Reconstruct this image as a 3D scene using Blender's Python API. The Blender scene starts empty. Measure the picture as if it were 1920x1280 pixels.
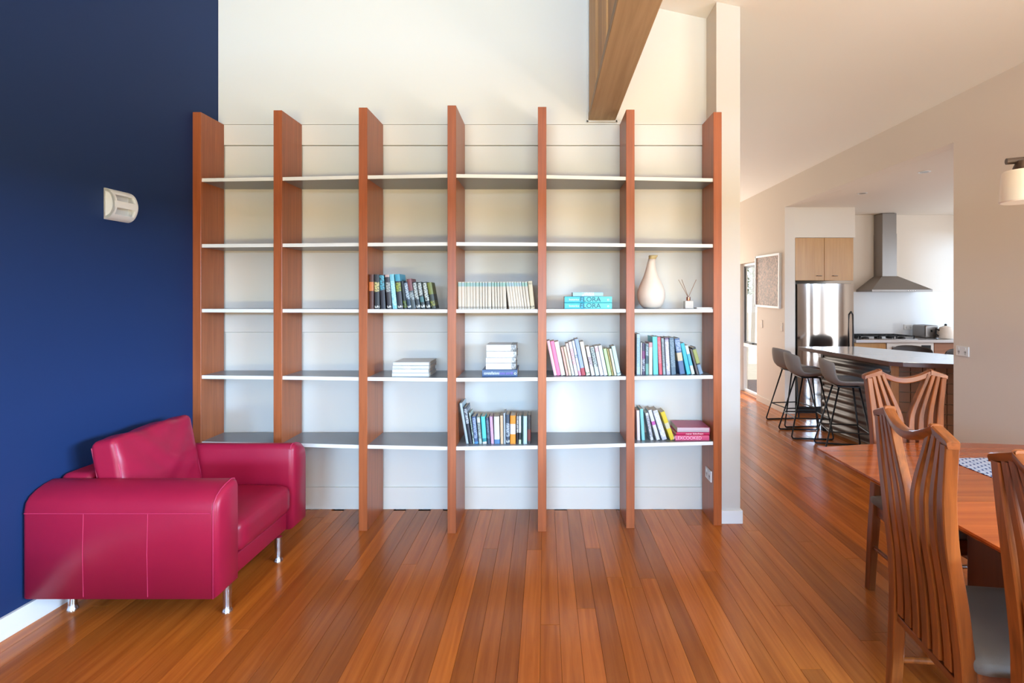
import bpy, bmesh, math, random
from mathutils import Vector, Matrix
R = math.radians
rnd = random.Random(7)
S = bpy.context.scene
C = S.collection

# ------------------------------------------------------------------ camera
cam_d = bpy.data.cameras.new('camera'); cam = bpy.data.objects.new('camera', cam_d); C.objects.link(cam)
F = 1000.0; VX, VY, EYE = 1022.0, 560.0, 1.45
cam.location = (0, 0, EYE); cam.rotation_euler = (R(90), 0, 0)
cam_d.sensor_width = 36; cam_d.lens = F / 1920 * 36
cam_d.shift_x = -(VX - 960) / 1920; cam_d.shift_y = -(640 - VY) / 1920
cam_d.clip_start = 0.05; cam_d.clip_end = 200
S.camera = cam
# ------------------------------------------------------------------ world, lights, exposure
W = bpy.data.worlds.new('sky'); S.world = W; W.use_nodes = True
bg = W.node_tree.nodes['Background']; bg.inputs[0].default_value = (0.72, 0.86, 1.0, 1); bg.inputs[1].default_value = 0.9
def area(name, loc, rot, sx, sy, power, col, spread=180):
    d = bpy.data.lights.new(name, 'AREA'); d.shape = 'RECTANGLE'; d.size = sx; d.size_y = sy
    d.energy = power; d.color = col; d.spread = R(spread)
    o = bpy.data.objects.new(name, d); C.objects.link(o); o.location = loc; o.rotation_euler = rot
    return o
area('low_wall_cool_fill', (0.2, -9.0, 2.62), (R(90), 0, 0), 8.0, 0.95, 980, (0.40, 0.66, 1.0))  # added cool band lamp, cut by the door heads to reach the lower wall
area('ground_warm_fill', (0.15, -4.6, 0.0), (R(180), 0, 0), 4.6, 2.4, 440, (1.0, 0.89, 0.44))  # added upward lamp in place of ground bounce, the main yellow fill
area('ceiling_up_fill', (0.0, -4.2, 2.55), (R(180), 0, 0), 3.4, 1.4, 85, (1.0, 0.93, 0.82))  # added uplight sending light through the high opening to the ceiling; no roof there
area('high_opening_fill', (0.0, -3.12, 3.0), (R(90), 0, 0), 3.4, 0.7, 6, (0.9, 0.95, 1.0))  # added lamp in an invented high opening, lifts the upper wall
area('daylight_side_window', (2.98, -0.1, 1.2), (0, R(90), 0), 1.5, 2.2, 30, (1.0, 0.88, 0.7))
area('side_cool_fill', (8.0, -2.8, 2.65), (0, R(90), 0), 1.0, 5.0, 1100, (0.38, 0.66, 1.0))  # added cool band lamp, brightens the lower navy wall through the side window
area('side_up_fill', (3.95, -0.1, 0.02), (R(180), 0, 0), 1.4, 2.6, 85, (1.0, 0.95, 0.88))  # added uplight outside the side window to brighten the ceiling
area('daylight_kitchen_window', (5.85, 5.9, 1.6), (0, R(90), 0), 1.4, 2.4, 4, (0.92, 0.95, 1.0))
area('daylight_dining_window', (4.81, 3.02, 1.3), (R(90), 0, 0), 0.16, 2.1, 6, (0.90, 0.95, 1.0))
area('daylight_dining_door', (5.45, 3.02, 1.3), (R(90), 0, 0), 0.2, 2.1, 7, (0.90, 0.95, 1.0))
area('daylight_hall_door', (2.1, 9.45, 1.3), (R(-90), 0, 0), 1.4, 2.0, 22, (1.0, 0.90, 0.78))
sd = bpy.data.lights.new('sun', 'SUN'); sd.energy = 2.0; sd.angle = R(1); sd.color = (1, .93, .82)
sun = bpy.data.objects.new('sun', sd); C.objects.link(sun); sun.rotation_euler = (R(-24), R(20), 0)
V = S.view_settings; V.view_transform = 'Standard'; V.look = 'None'; V.gamma = 1; V.use_curve_mapping = False
V.exposure = 1.12

# ------------------------------------------------------------------ materials
def srgb(r, g, b):
    f = lambda c: (c / 255 / 12.92) if c <= 10 else (((c / 255) + 0.055) / 1.055) ** 2.4
    return (f(r), f(g), f(b), 1)
def nmat(name):
    m = bpy.data.materials.new(name); m.use_nodes = True
    return m, m.node_tree.nodes, m.node_tree.links, m.node_tree.nodes['Principled BSDF']
def mat(name, col, rough=0.6, metal=0.0, bump=0.0, bscale=200, coat=0.0, spec=0.5, var=0.0):
    m, N, L, B = nmat(name)
    B.inputs['Base Color'].default_value = col; B.inputs['Roughness'].default_value = rough
    B.inputs['Metallic'].default_value = metal; B.inputs['Coat Weight'].default_value = coat
    B.inputs['Specular IOR Level'].default_value = spec
    tc = N.new('ShaderNodeTexCoord')
    if bump > 0:
        n = N.new('ShaderNodeTexNoise'); n.inputs['Scale'].default_value = bscale; n.inputs['Detail'].default_value = 4
        b = N.new('ShaderNodeBump'); b.inputs['Strength'].default_value = bump; b.inputs['Distance'].default_value = 0.002
        L.new(tc.outputs['Object'], n.inputs['Vector']); L.new(n.outputs['Fac'], b.inputs['Height']); L.new(b.outputs['Normal'], B.inputs['Normal'])
    if var > 0:
        n = N.new('ShaderNodeTexNoise'); n.inputs['Scale'].default_value = 6; n.inputs['Detail'].default_value = 5
        mx = N.new('ShaderNodeMixRGB'); mx.inputs[1].default_value = col
        mx.inputs[2].default_value = tuple(c * (1 - var) for c in col[:3]) + (1,)
        L.new(tc.outputs['Object'], n.inputs['Vector']); L.new(n.outputs['Fac'], mx.inputs[0]); L.new(mx.outputs[0], B.inputs['Base Color'])
    return m
def wood(name, c1, c2, axis='Y', rough=0.35, scale=1.0, rand=0.0, coat=0.0, bump=0.15, spec=0.5):
    """grain runs along axis; rand lets each object (plank, slat) take its own tone"""
    m, N, L, B = nmat(name)
    tc = N.new('ShaderNodeTexCoord'); mp = N.new('ShaderNodeMapping')
    s = [38 * scale] * 3; s['XYZ'.index(axis)] = 1.6 * scale; mp.inputs['Scale'].default_value = s
    L.new(tc.outputs['Object'], mp.inputs['Vector'])
    oi = N.new('ShaderNodeObjectInfo')
    if rand:
        cx = N.new('ShaderNodeCombineXYZ'); mu = N.new('ShaderNodeMath'); mu.operation = 'MULTIPLY'; mu.inputs[1].default_value = 57
        L.new(oi.outputs['Random'], mu.inputs[0])
        for i in range(3): L.new(mu.outputs[0], cx.inputs[i])
        L.new(cx.outputs[0], mp.inputs['Location'])
    n = N.new('ShaderNodeTexNoise'); n.inputs['Scale'].default_value = 1; n.inputs['Detail'].default_value = 7; n.inputs['Roughness'].default_value = 0.6
    n.inputs['Distortion'].default_value = 0.6
    L.new(mp.outputs[0], n.inputs['Vector'])
    cr = N.new('ShaderNodeValToRGB'); cr.color_ramp.elements[0].position = 0.32; cr.color_ramp.elements[1].position = 0.7
    cr.color_ramp.elements[0].color = c1; cr.color_ramp.elements[1].color = c2
    L.new(n.outputs['Fac'], cr.inputs[0])
    out = cr.outputs[0]
    if rand:
        r2 = N.new('ShaderNodeValToRGB'); E = r2.color_ramp.elements
        E[0].position = 0; E[0].color = (1 - rand,) * 3 + (1,)
        E[1].position = 1; E[1].color = (1 + rand, 1 + rand * 0.9, 1 + rand * 0.6, 1)
        L.new(oi.outputs['Random'], r2.inputs[0])
        mx = N.new('ShaderNodeMixRGB'); mx.blend_type = 'MULTIPLY'; mx.inputs[0].default_value = 1
        L.new(out, mx.inputs[1]); L.new(r2.outputs[0], mx.inputs[2]); out = mx.outputs[0]
    L.new(out, B.inputs['Base Color'])
    B.inputs['Roughness'].default_value = rough; B.inputs['Coat Weight'].default_value = coat; B.inputs['Coat Roughness'].default_value = 0.12
    B.inputs['Specular IOR Level'].default_value = spec
    b = N.new('ShaderNodeBump'); b.inputs['Strength'].default_value = bump; b.inputs['Distance'].default_value = 0.001
    L.new(n.outputs['Fac'], b.inputs['Height']); L.new(b.outputs['Normal'], B.inputs['Normal'])
    return m
M = {}
M['white'] = mat('white_paint', srgb(228, 224, 215), 0.55, bump=0.08, bscale=150)
M['cream'] = mat('cream_paint', srgb(230, 218, 203), 0.65, bump=0.08, bscale=150)
M['ceiling'] = mat('ceiling_paint', srgb(247, 246, 244), 0.7, bump=0.05, bscale=150)
M['nib'] = mat('nib_paint', srgb(208, 203, 197), 0.6, bump=0.08, bscale=150)
M['taupe'] = mat('warm_plaster', srgb(229, 217, 203), 0.7, bump=0.1, bscale=120)
M['navy'] = mat('navy_paint', srgb(25, 48, 92), 0.6, spec=0.25, bump=0.06, bscale=150)
M['trim'] = mat('white_gloss', srgb(232, 232, 232), 0.35)
M['plank'] = wood('floor_board_timber', srgb(160, 84, 28), srgb(192, 110, 42), 'Y', 0.22, 0.8, rand=0.24, coat=0.0, bump=0.05, spec=0.38)
M['sub'] = mat('subfloor', srgb(50, 26, 14), 0.8)
M['case'] = wood('bookcase_timber', srgb(150, 78, 40), srgb(178, 96, 52), 'Z', 0.34, 1.2, rand=0.06, coat=0.0)
M['shelf'] = mat('grey_laminate', srgb(120, 126, 134), 0.28, bump=0.03)
M['shelf_edge'] = mat('white_edge', srgb(238, 238, 236), 0.4)
M['leather'] = mat('pink_leather', srgb(163, 25, 58), 0.38, bump=0.12, bscale=260, coat=0.0, spec=0.4, var=0.12)
M['thread'] = mat('pink_thread', srgb(186, 44, 84), 0.5)
M['chrome'] = mat('brushed_steel', srgb(205, 208, 212), 0.22, metal=1)
M['steel'] = mat('stainless', srgb(176, 170, 166), 0.09, metal=1)
M['hood'] = mat('hood_steel', srgb(150, 146, 144), 0.35, metal=1)
M['chair'] = wood('chair_timber', srgb(102, 50, 18), srgb(164, 86, 34), 'Z', 0.3, 0.8, rand=0.1, coat=0.1)
M['chair_h'] = wood('chair_timber_cross', srgb(102, 50, 18), srgb(164, 86, 34), 'X', 0.3, 0.8, coat=0.1)
M['table'] = wood('table_veneer', srgb(150, 68, 24), srgb(186, 94, 38), 'X', 0.14, 0.6, rand=0.12, coat=0.0, bump=0.03, spec=0.5)
M['table_dark'] = wood('table_base', srgb(82, 40, 24), srgb(104, 54, 32), 'Z', 0.3, 0.8)
M['seat'] = mat('grey_fabric', srgb(124, 117, 110), 0.9, bump=0.5, bscale=600, var=0.2)
M['beam'] = wood('rough_beam', srgb(166, 136, 102), srgb(190, 160, 124), 'Y', 0.75, 0.6, bump=0.5)
M['beam_v'] = wood('beam_board', srgb(184, 138, 92), srgb(216, 168, 116), 'Z', 0.75, 0.8, rand=0.15, bump=0.5)
M['maple'] = wood('cupboard_veneer', srgb(188, 136, 74), srgb(202, 152, 88), 'Z', 0.4, 0.8)
M['stool'] = mat('grey_felt', srgb(140, 133, 128), 0.85, bump=0.3, bscale=500)
M['dark_shell'] = mat('brown_shell', srgb(52, 38, 32), 0.6)
M['black'] = mat('black_metal', srgb(24, 24, 28), 0.4, metal=0.4)
M['blackm'] = mat('black_matt', srgb(20, 20, 22), 0.6)
M['bench'] = mat('benchtop', srgb(212, 212, 214), 0.14, coat=0.4)
M['bench_edge'] = mat('benchtop_edge', srgb(86, 48, 34), 0.35)
M['zinc'] = mat('corrugated_zinc', srgb(122, 114, 107), 0.45, metal=0.6, var=0.2)
M['tile'] = mat('brown_tile', srgb(128, 78, 42), 0.4, var=0.35)
M['grout'] = mat('grout', srgb(190, 160, 130), 0.8)
M['ochre'] = wood('corner_timber', srgb(160, 96, 50), srgb(186, 120, 66), 'Z', 0.4)
M['splash'] = mat('glass_splashback', srgb(232, 236, 240), 0.12, coat=0.5)
M['plastic'] = mat('white_plastic', srgb(232, 232, 230), 0.35)
M['slot'] = mat('dark_socket', srgb(30, 34, 36), 0.6)
M['ceramic'] = mat('cream_ceramic', srgb(232, 218, 204), 0.5, bump=0.1, bscale=40)
M['straw'] = mat('straw_rim', srgb(206, 184, 132), 0.6)
M['copper'] = mat('copper', srgb(196, 132, 110), 0.25, metal=1)
M['reed'] = mat('reed', srgb(150, 112, 86), 0.8)
M['paper'] = mat('paper', srgb(214, 206, 192), 0.85, bump=0.3, bscale=900)
M['opal'] = mat('opal_glass', srgb(240, 230, 212), 0.3, coat=0.3)
M['brown_metal'] = mat('bronze', srgb(82, 66, 56), 0.45, metal=0.5)
M['wframe'] = mat('window_frame_dark', srgb(60, 62, 66), 0.4)
M['leaf'] = mat('leaves', srgb(70, 104, 50), 0.6, var=0.5)
M['bark'] = mat('bark', srgb(90, 74, 60), 0.9)
M['ground'] = mat('paving', srgb(170, 158, 140), 0.9, bump=0.3, bscale=8, var=0.2)
def glass_mat():
    m, N, L, B = nmat('window_glass')
    t = N.new('ShaderNodeBsdfTransparent'); g = N.new('ShaderNodeBsdfGlossy'); g.inputs['Roughness'].default_value = 0.02
    x = N.new('ShaderNodeMixShader'); x.inputs[0].default_value = 0.07
    L.new(t.outputs[0], x.inputs[1]); L.new(g.outputs[0], x.inputs[2])
    L.new(x.outputs[0], N['Material Output'].inputs[0]); return m
M['glass'] = glass_mat()
def runner_mat():
    m, N, L, B = nmat('woven_runner')
    tc = N.new('ShaderNodeTexCoord'); mp = N.new('ShaderNodeMapping'); mp.inputs['Scale'].default_value = (13, 13, 13); mp.inputs['Rotation'].default_value = (0, 0, R(20))
    br = N.new('ShaderNodeTexBrick'); br.inputs['Color1'].default_value = srgb(206, 214, 228); br.inputs['Color2'].default_value = srgb(190, 202, 222)
    br.inputs['Mortar'].default_value = srgb(56, 74, 124); br.inputs['Mortar Size'].default_value = 0.045; br.inputs['Scale'].default_value = 1
    L.new(tc.outputs['Object'], mp.inputs[0]); L.new(mp.outputs[0], br.inputs['Vector']); L.new(br.outputs['Color'], B.inputs['Base Color'])
    B.inputs['Roughness'].default_value = 0.9; return m
M['runner'] = runner_mat()
def picture_mat():
    m, N, L, B = nmat('abstract_print')
    tc = N.new('ShaderNodeTexCoord'); n = N.new('ShaderNodeTexNoise'); n.inputs['Scale'].default_value = 44; n.inputs['Detail'].default_value = 9
    cr = N.new('ShaderNodeValToRGB'); cr.color_ramp.elements[0].color = srgb(104, 80, 62); cr.color_ramp.elements[1].color = srgb(186, 150, 126)
    cr.color_ramp.elements[0].position = 0.38; cr.color_ramp.elements[1].position = 0.62
    L.new(tc.outputs['Object'], n.inputs['Vector']); L.new(n.outputs['Fac'], cr.inputs[0])
    sp = N.new('ShaderNodeSeparateXYZ'); L.new(tc.outputs['Object'], sp.inputs[0])
    c2 = N.new('ShaderNodeValToRGB'); c2.color_ramp.interpolation = 'CONSTANT'
    c2.color_ramp.elements[0].color = (1, 1, 1, 1); c2.color_ramp.elements[1].position = 0.56; c2.color_ramp.elements[1].color = (0.85, 0.78, 0.5, 1)
    L.new(sp.outputs['Z'], c2.inputs[0])
    mx = N.new('ShaderNodeMixRGB'); mx.blend_type = 'MULTIPLY'; mx.inputs[0].default_value = 1
    L.new(cr.outputs[0], mx.inputs[1]); L.new(c2.outputs[0], mx.inputs[2]); L.new(mx.outputs[0], B.inputs['Base Color']); return m
M['print'] = picture_mat()

# ------------------------------------------------------------------ mesh helpers
class MB:
    def __init__(s): s.bm = bmesh.new()
    def box(s, x0, x1, y0, y1, z0, z1, bev=0, seg=2):
        r = bmesh.ops.create_cube(s.bm, size=1)
        for v in r['verts']:
            v.co = Vector(((x0 + x1) / 2 + v.co.x * (x1 - x0), (y0 + y1) / 2 + v.co.y * (y1 - y0), (z0 + z1) / 2 + v.co.z * (z1 - z0)))
        if bev:
            ed = {e for v in r['verts'] for e in v.link_edges}
            bmesh.ops.bevel(s.bm, geom=list(ed), offset=bev, segments=seg, affect='EDGES', profile=0.6)
        return s
    def prism(s, pts, z0, z1):
        """pts: plan outline, z0/z1 numbers or functions of (x, y)"""
        f = lambda z, p: z(*p) if callable(z) else z
        a = [s.bm.verts.new((p[0], p[1], f(z0, p))) for p in pts]; b = [s.bm.verts.new((p[0], p[1], f(z1, p))) for p in pts]
        n = len(pts)
        s.bm.faces.new(a[::-1]); s.bm.faces.new(b)
        for i in range(n): s.bm.faces.new((a[i], a[(i + 1) % n], b[(i + 1) % n], b[i]))
        return s
    def loft(s, rings, caps=True, closed=True):
        vs = [[s.bm.verts.new(p) for p in r] for r in rings]
        n = len(rings[0])
        for i in range(len(vs) - 1):
            for j in range(n if closed else n - 1):
                s.bm.faces.new((vs[i][j], vs[i][(j + 1) % n], vs[i + 1][(j + 1) % n], vs[i + 1][j]))
        if caps: s.bm.faces.new(vs[0][::-1]); s.bm.faces.new(vs[-1])
        return s
    def lathe(s, prof, n=24, cx=0, cy=0, off=None):
        rings = []
        for i, (r, z) in enumerate(prof):
            ox, oy = (off[i] if off else (0, 0))
            rings.append([(cx + ox + r * math.cos(2 * math.pi * k / n), cy + oy + r * math.sin(2 * math.pi * k / n), z) for k in range(n)])
        return s.loft(rings)
    def tube(s, pts, r, n=8, taper=None):
        P = [Vector(p) for p in pts]; rings = []; up = None
        for i, p in enumerate(P):
            t = ((P[i] - P[i - 1]).normalized() if i else Vector()) + ((P[i + 1] - P[i]).normalized() if i < len(P) - 1 else Vector())
            t.normalize()
            if up is None: up = Vector((0, 0, 1)) if abs(t.z) < .9 else Vector((1, 0, 0))
            a = t.cross(up).normalized(); b = t.cross(a).normalized(); up = -b if up.dot(-b) > 0 else b
            rr = taper[i] if taper else r
            rings.append([p + a * math.cos(2 * math.pi * k / n) * rr + b * math.sin(2 * math.pi * k / n) * rr for k in range(n)])
        # keep rings aligned
        for i in range(1, len(rings)):
            best = min(range(n), key=lambda k: (rings[i][k] - rings[i - 1][0]).length)
            q = rings[i][best:] + rings[i][:best]
            if (q[1] - rings[i - 1][1]).length > (q[-1] - rings[i - 1][1]).length: q = [q[0]] + q[1:][::-1]
            rings[i] = q
        return s.loft(rings)
    def cushion(s, sx, sy, sz, r, crown=0.0, wr=0.0, M4=None, cuts=13, faces='Z', seed=0):
        b2 = bmesh.new(); bmesh.ops.create_cube(b2, size=1)
        bmesh.ops.subdivide_edges(b2, edges=b2.edges[:], cuts=cuts, use_grid_fill=True)
        h = Vector((sx / 2, sy / 2, sz / 2)); rg = random.Random(seed); ph = [rg.uniform(0, 6) for _ in range(6)]
        for v in b2.verts:
            p = Vector((v.co.x * sx, v.co.y * sy, v.co.z * sz))
            q = Vector([max(-(h[i] - r), min(h[i] - r, p[i])) for i in range(3)]); d = p - q
            if d.length > 1e-6: p = q + d.normalized() * r
            u, w = p.x / h.x, p.y / h.y
            if faces == 'Z': p.z += (1 if p.z > 0 else -1) * crown * max(0, 1 - u * u) * max(0, 1 - w * w)
            w2 = math.sin(p.x * 37 + ph[0] + 2 * math.sin(p.y * 9 + ph[1])) * math.cos(p.y * 23 + ph[2])
            p += p.normalized() * w2 * wr
            v.co = M4 @ p if M4 else p
        tmp = bpy.data.meshes.new('t'); b2.to_mesh(tmp); b2.free(); s.bm.from_mesh(tmp); bpy.data.meshes.remove(tmp)
        return s
    def build(s, name, m, parent=None, smooth=False, loc=None, mats=None):
        bmesh.ops.recalc_face_normals(s.bm, faces=s.bm.faces)
        me = bpy.data.meshes.new(name); s.bm.to_mesh(me); s.bm.free()
        for q in (mats or [m]): me.materials.append(q)
        if smooth:
            me.polygons.foreach_set('use_smooth', [True] * len(me.polygons))
            if smooth != 'all': me.set_sharp_from_angle(angle=R(38))
        o = bpy.data.objects.new(name, me); C.objects.link(o)
        if parent: o.parent = parent
        if loc: o.location = loc
        return o
def tag(o, label=None, cat=None, group=None, kind=None):
    if label: o['label'] = label
    if cat: o['category'] = cat
    if group: o['group'] = group
    if kind: o['kind'] = kind
    return o
def thing(name, label, cat, loc=(0, 0, 0), rz=0, group=None):
    o = bpy.data.objects.new(name, None); C.objects.link(o); o.empty_display_size = 0.1
    o.location = loc; o.rotation_euler = (0, 0, rz); return tag(o, label, cat, group)
def struct(name, mb, m, parent=None, label=None):
    o = mb.build(name, m, parent)
    if not parent: o['kind'] = 'structure'
    if label: o['label'] = label
    return o
def dup(root, label, loc=None, rz=None, group=None):
    def cp(o, par):
        c = o.copy(); C.objects.link(c); c.parent = par
        for ch in [q for q in C.objects if q.parent == o]: cp(ch, c)
        return c
    r = cp(root, None); r['label'] = label
    if loc is not None: r.location = loc
    if rz is not None: r.rotation_euler = (0, 0, rz)
    if group: r['group'] = group
    return r
def text_mesh(name, body, size, m, parent, mat4, ext=0.0004, sx=1.0):
    cu = bpy.data.curves.new(name, 'FONT'); cu.body = body; cu.size = size; cu.extrude = ext; cu.align_x = 'CENTER'; cu.align_y = 'CENTER'
    t = bpy.data.objects.new(name, cu); C.objects.link(t)
    dg = bpy.context.evaluated_depsgraph_get(); dg.update()
    me = bpy.data.meshes.new_from_object(t.evaluated_get(dg)); bpy.data.objects.remove(t)
    me.transform(mat4 @ Matrix.Diagonal((sx, 1, 1, 1))); me.materials.clear(); me.materials.append(m)
    o = bpy.data.objects.new(name, me); C.objects.link(o); o.parent = parent; return o

# ------------------------------------------------------------------ the room
XW, YW, XP = 3.03, 3.69, 1.108
ceil_z = lambda x, y=0: 3.372 - 0.22 * (x - 1.103)
wallx = lambda y: -2.243 - 0.05 * (3.69 - y)
floor = struct('floor', MB().box(-2.6, 6.2, -3.4, 9.7, -0.16, -0.02), M['sub'])
PW = 0.085; lens = {}
def plank_mesh(L):
    L = round(L, 1)
    if L not in lens:
        mb = MB().box(0.0005, PW - 0.0005, 0.0008, L - 0.0008, -0.02, 0, 0.0006, 1); o = mb.build('plank', M['plank']); lens[L] = o.data; bpy.data.objects.remove(o)
    return lens[L]
far = MB(); nstuff = 0
for i in range(int((6.15 + 2.4) / PW)):
    x = -2.4 + i * PW; y = -3.3 - rnd.random() * 2
    hall = x + PW > 1.25; end = 9.5 if (hall and x < 3.05) else (7.4 if x >= 3.05 else 3.7)
    while y < end:
        L = round(rnd.choice([1.4, 1.9, 2.4, 2.9, 3.4]), 1); y1 = min(y + L, end); y0 = max(y, -3.3)
        if y1 - y0 < 0.05: y += L; continue
        if y1 < 1.95 or x > 3.05:
            far.box(x + .0005, x + PW - .0005, y0 + .0008, y1 - .0008, -0.02, 0)
        else:
            o = bpy.data.objects.new('plank', plank_mesh(L) if y1 == y + L and y0 == y else plank_mesh(y1 - y0)); C.objects.link(o); o.parent = floor; o.location = (x, y0, 0)
        y += L
tag(far.build('floorboards', M['plank'], floor), kind='stuff')
# back wall: lapped boards, each set a little behind the one above
wb = struct('wall_back', MB().box(-2.3, XP + 0.02, 3.72, 3.86, -0.02, 4.3), M['white'])
def panel(z0, z1, yf):
    MB().prism([(wallx(3.69), yf), (XP, yf), (XP, 3.72), (wallx(3.69), 3.72)], z0, z1).build('wall_panel', M['white'], wb)
panel(0.0, 1.219, 3.69); panel(1.221, 2.503, 3.677); panel(2.506, 2.644, 3.662)
MB().prism([(wallx(3.69), 3.661), (XP, 3.661), (XP, 3.72), (wallx(3.69), 3.72)], 2.6465, lambda x, y: ceil_z(x)).build('wall_panel', M['white'], wb)
struct('baseboard_back', MB().box(-2.2, XP, 3.676, 3.689, 0, 0.151, 0.002), M['white'])
# left wall, swung slightly out of square
struct('wall_left', MB().prism([(wallx(-3.3), -3.3), (wallx(3.72), 3.72), (wallx(3.72) - .15, 3.72), (wallx(-3.3) - .15, -3.3)], -0.02, lambda x, y: ceil_z(x) + .02), M['navy'])
struct('baseboard_left', MB().prism([(wallx(-3.2) + .014, -3.2), (wallx(3.0) + .014, 3.0), (wallx(3.38) + .014, 3.38), (wallx(3.38), 3.38), (wallx(-3.2), -3.2)], 0, 0.095), M['trim'])
# nib wall (the white post) and hall wall behind it
struct('wall_nib', MB().prism([(XP, 3.45), (1.262, 3.45), (1.262, 9.6), (XP, 9.6)], -0.02, lambda x, y: ceil_z(x) + .01), M['nib'])
struct('baseboard_nib', MB().box(XP - 0.001, 1.275, 3.437, 3.5, 0, 0.085, 0.003).box(1.262, 1.275, 3.5, 9.5, 0, 0.085), M['trim'])
# right wall with the kitchen opening
YN, YF, ZK = 3.956, 6.74, 2.61
top = lambda x, y: ceil_z(x) + .01
def quad(x0, x1, y0, y1): return [(x0, y0), (x1, y0), (x1, y1), (x0, y1)]
wr = struct('wall_right', MB().prism(quad(XW, XW + .12, 1.3, YN), -0.02, top).prism(quad(XW, XW + .12, YN, YF), ZK, top)
    .prism(quad(XW, XW + .12, -3.3, -1.4), -0.02, top).prism(quad(XW, XW + .12, -1.4, 1.3), -0.02, .3).prism(quad(XW, XW + .12, -1.4, 1.3), 2.1, top), M['taupe'])
wh = struct('wall_hall', MB().prism(quad(XW, XW + .12, YF, 7.63), -0.02, top).prism(quad(XW, XW + .12, 8.3, 9.6), -0.02, top)
    .prism(quad(XW, XW + .12, 7.63, 8.3), 1.99, top), M['taupe'])
struct('wall_hall_end', MB().prism(quad(1.1, 1.35, 9.6, 9.7), 0, top).prism(quad(2.85, XW + .12, 9.6, 9.7), 0, top).prism(quad(1.35, 2.85, 9.6, 9.7), 2.35, top), M['taupe'])
struct('baseboard_hall', MB().box(XW - .014, XW, YF, 7.62, 0, .085, .003).box(XW - .014, XW, 8.31, 9.55, 0, .085, .003), M['cream'])
struct('baseboard_right', MB().box(XW - .014, XW, -3.2, YN - .002, 0, .085, .003), M['cream'])
# ceiling
struct('ceiling', MB().prism(quad(-2.9, XW + .14, -3.4, 9.7), lambda x, y: ceil_z(x), lambda x, y: ceil_z(x) + .15), M['ceiling'])
struct('ceiling_kitchen', MB().box(XW + .121, 6.1, 2.9, 7.5, ZK, ZK + .1), M['cream'])
# wall behind the camera with its glazed doors and a high opening added for light
struct('wall_front', MB().prism(quad(-2.7, -2.0, -3.3, -3.2), 0, top).prism(quad(-.1, .4, -3.3, -3.2), 0, 2.1).prism(quad(2.3, 3.15, -3.3, -3.2), 0, top)
    .prism(quad(-2.0, 2.3, -3.3, -3.2), 2.1, 2.62).prism(quad(1.75, 2.3, -3.3, -3.2), 2.62, top).prism(quad(-2.0, -1.75, -3.3, -3.2), 2.62, top).prism(quad(-1.75, 1.75, -3.3, -3.2), 3.4, top), M['white'])
# kitchen shell
struct('wall_kitchen_back', MB().box(XW + .12, 6.1, 7.39, 7.5, -0.02, ZK + .1), M['cream'])
struct('wall_kitchen_side', MB().box(6.0, 6.1, 2.9, 4.6, -0.02, ZK).box(6.0, 6.1, 7.2, 7.5, -0.02, ZK).box(6.0, 6.1, 4.6, 7.2, -0.02, .85).box(6.0, 6.1, 4.6, 7.2, 2.35, ZK), M['cream'])
struct('wall_kitchen_front', MB().box(XW + .12, 4.72, 2.9, 3.0, -0.02, ZK).box(4.90, 5.32, 2.9, 3.0, -.02, ZK).box(5.56, 6.1, 2.9, 3.0, -.02, ZK).box(4.65, 5.75, 2.9, 3.0, 2.38, ZK), M['cream'])
struct('trim_1', MB().box(3.15, 3.16, YF, 7.39, 0, ZK).box(3.15, 3.93, 6.76, 7.39, 2.225, ZK), M['cream'])
# hall window
w = struct('window_1', MB().box(XW + .05, XW + .10, 7.632, 7.66, .03, 1.985).box(XW + .05, XW + .10, 8.27, 8.298, .03, 1.985).box(XW + .05, XW + .10, 7.66, 8.27, 1.95, 1.985)
    .box(XW + .05, XW + .10, 7.66, 8.27, .03, .06).box(XW + .04, XW + .10, 7.66, 8.27, .72, .77), M['trim'])
MB().box(XW + .06, XW + .08, 7.66, 7.69, .77, 1.95).box(XW + .06, XW + .08, 8.24, 8.27, .77, 1.95).box(XW + .06, XW + .08, 7.69, 8.24, 1.92, 1.95).box(XW + .06, XW + .08, 7.69, 8.24, .77, .80).build('sash', M['wframe'], w)
MB().box(XW + .068, XW + .072, 7.69, 8.24, .80, 1.92).build('pane', M['glass'], w)
MB().box(XW + .068, XW + .072, 7.66, 8.27, .06, .72).build('pane', M['glass'], w)
MB().box(XW + .02, XW + .06, 7.9, 7.98, .775, .79).box(XW + .02, XW + .03, 7.86, 8.04, .775, .785).build('window_latch', M['black'], w)
MB().box(XW - .005, XW + .12, 7.632, 8.298, 0.0, .028).build('window_sill', M['ochre'], w)
# ------------------------------------------------------------------ outdoors
struct('ground', MB().box(-40, 40, 9.75, 60, -.2, -.1).box(3.2, 40, 7.55, 9.75, -.2, -.1).box(-40, 40, -40, -3.5, -.2, -.1), M['ground'])
def bush(x, y, h, rad, label, seed):
    t = thing('garden_tree', label, 'tree', (x, y, -.1)); g = random.Random(seed)
    MB().tube([(0, 0, 0), (.05, 0, h * .4), (0, .05, h * .8)], .06, 8, [.08, .06, .03]).build('trunk', M['bark'], t)
    verts, faces = [], []
    for k in range(1500):
        a = g.uniform(0, 6.283); ph = g.uniform(-1, 1); rr = rad * g.uniform(.55, 1) * math.sqrt(1 - ph * ph * .8)
        c = Vector((rr * math.cos(a), rr * math.sin(a), h * .64 + ph * h * .33)); u = Vector((g.gauss(0, 1), g.gauss(0, 1), g.gauss(0, 1))).normalized(); v = u.orthogonal().normalized()
        s = .09; b = len(verts); verts += [c + u * s, c + v * s * .5, c - u * s, c - v * s * .5]; faces.append((b, b + 1, b + 2, b + 3))
    me = bpy.data.meshes.new('foliage'); me.from_pydata(verts, [], faces); me.materials.append(M['leaf'])
    o = bpy.data.objects.new('foliage', me); C.objects.link(o); o.parent = t; o['kind'] = 'stuff'
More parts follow.
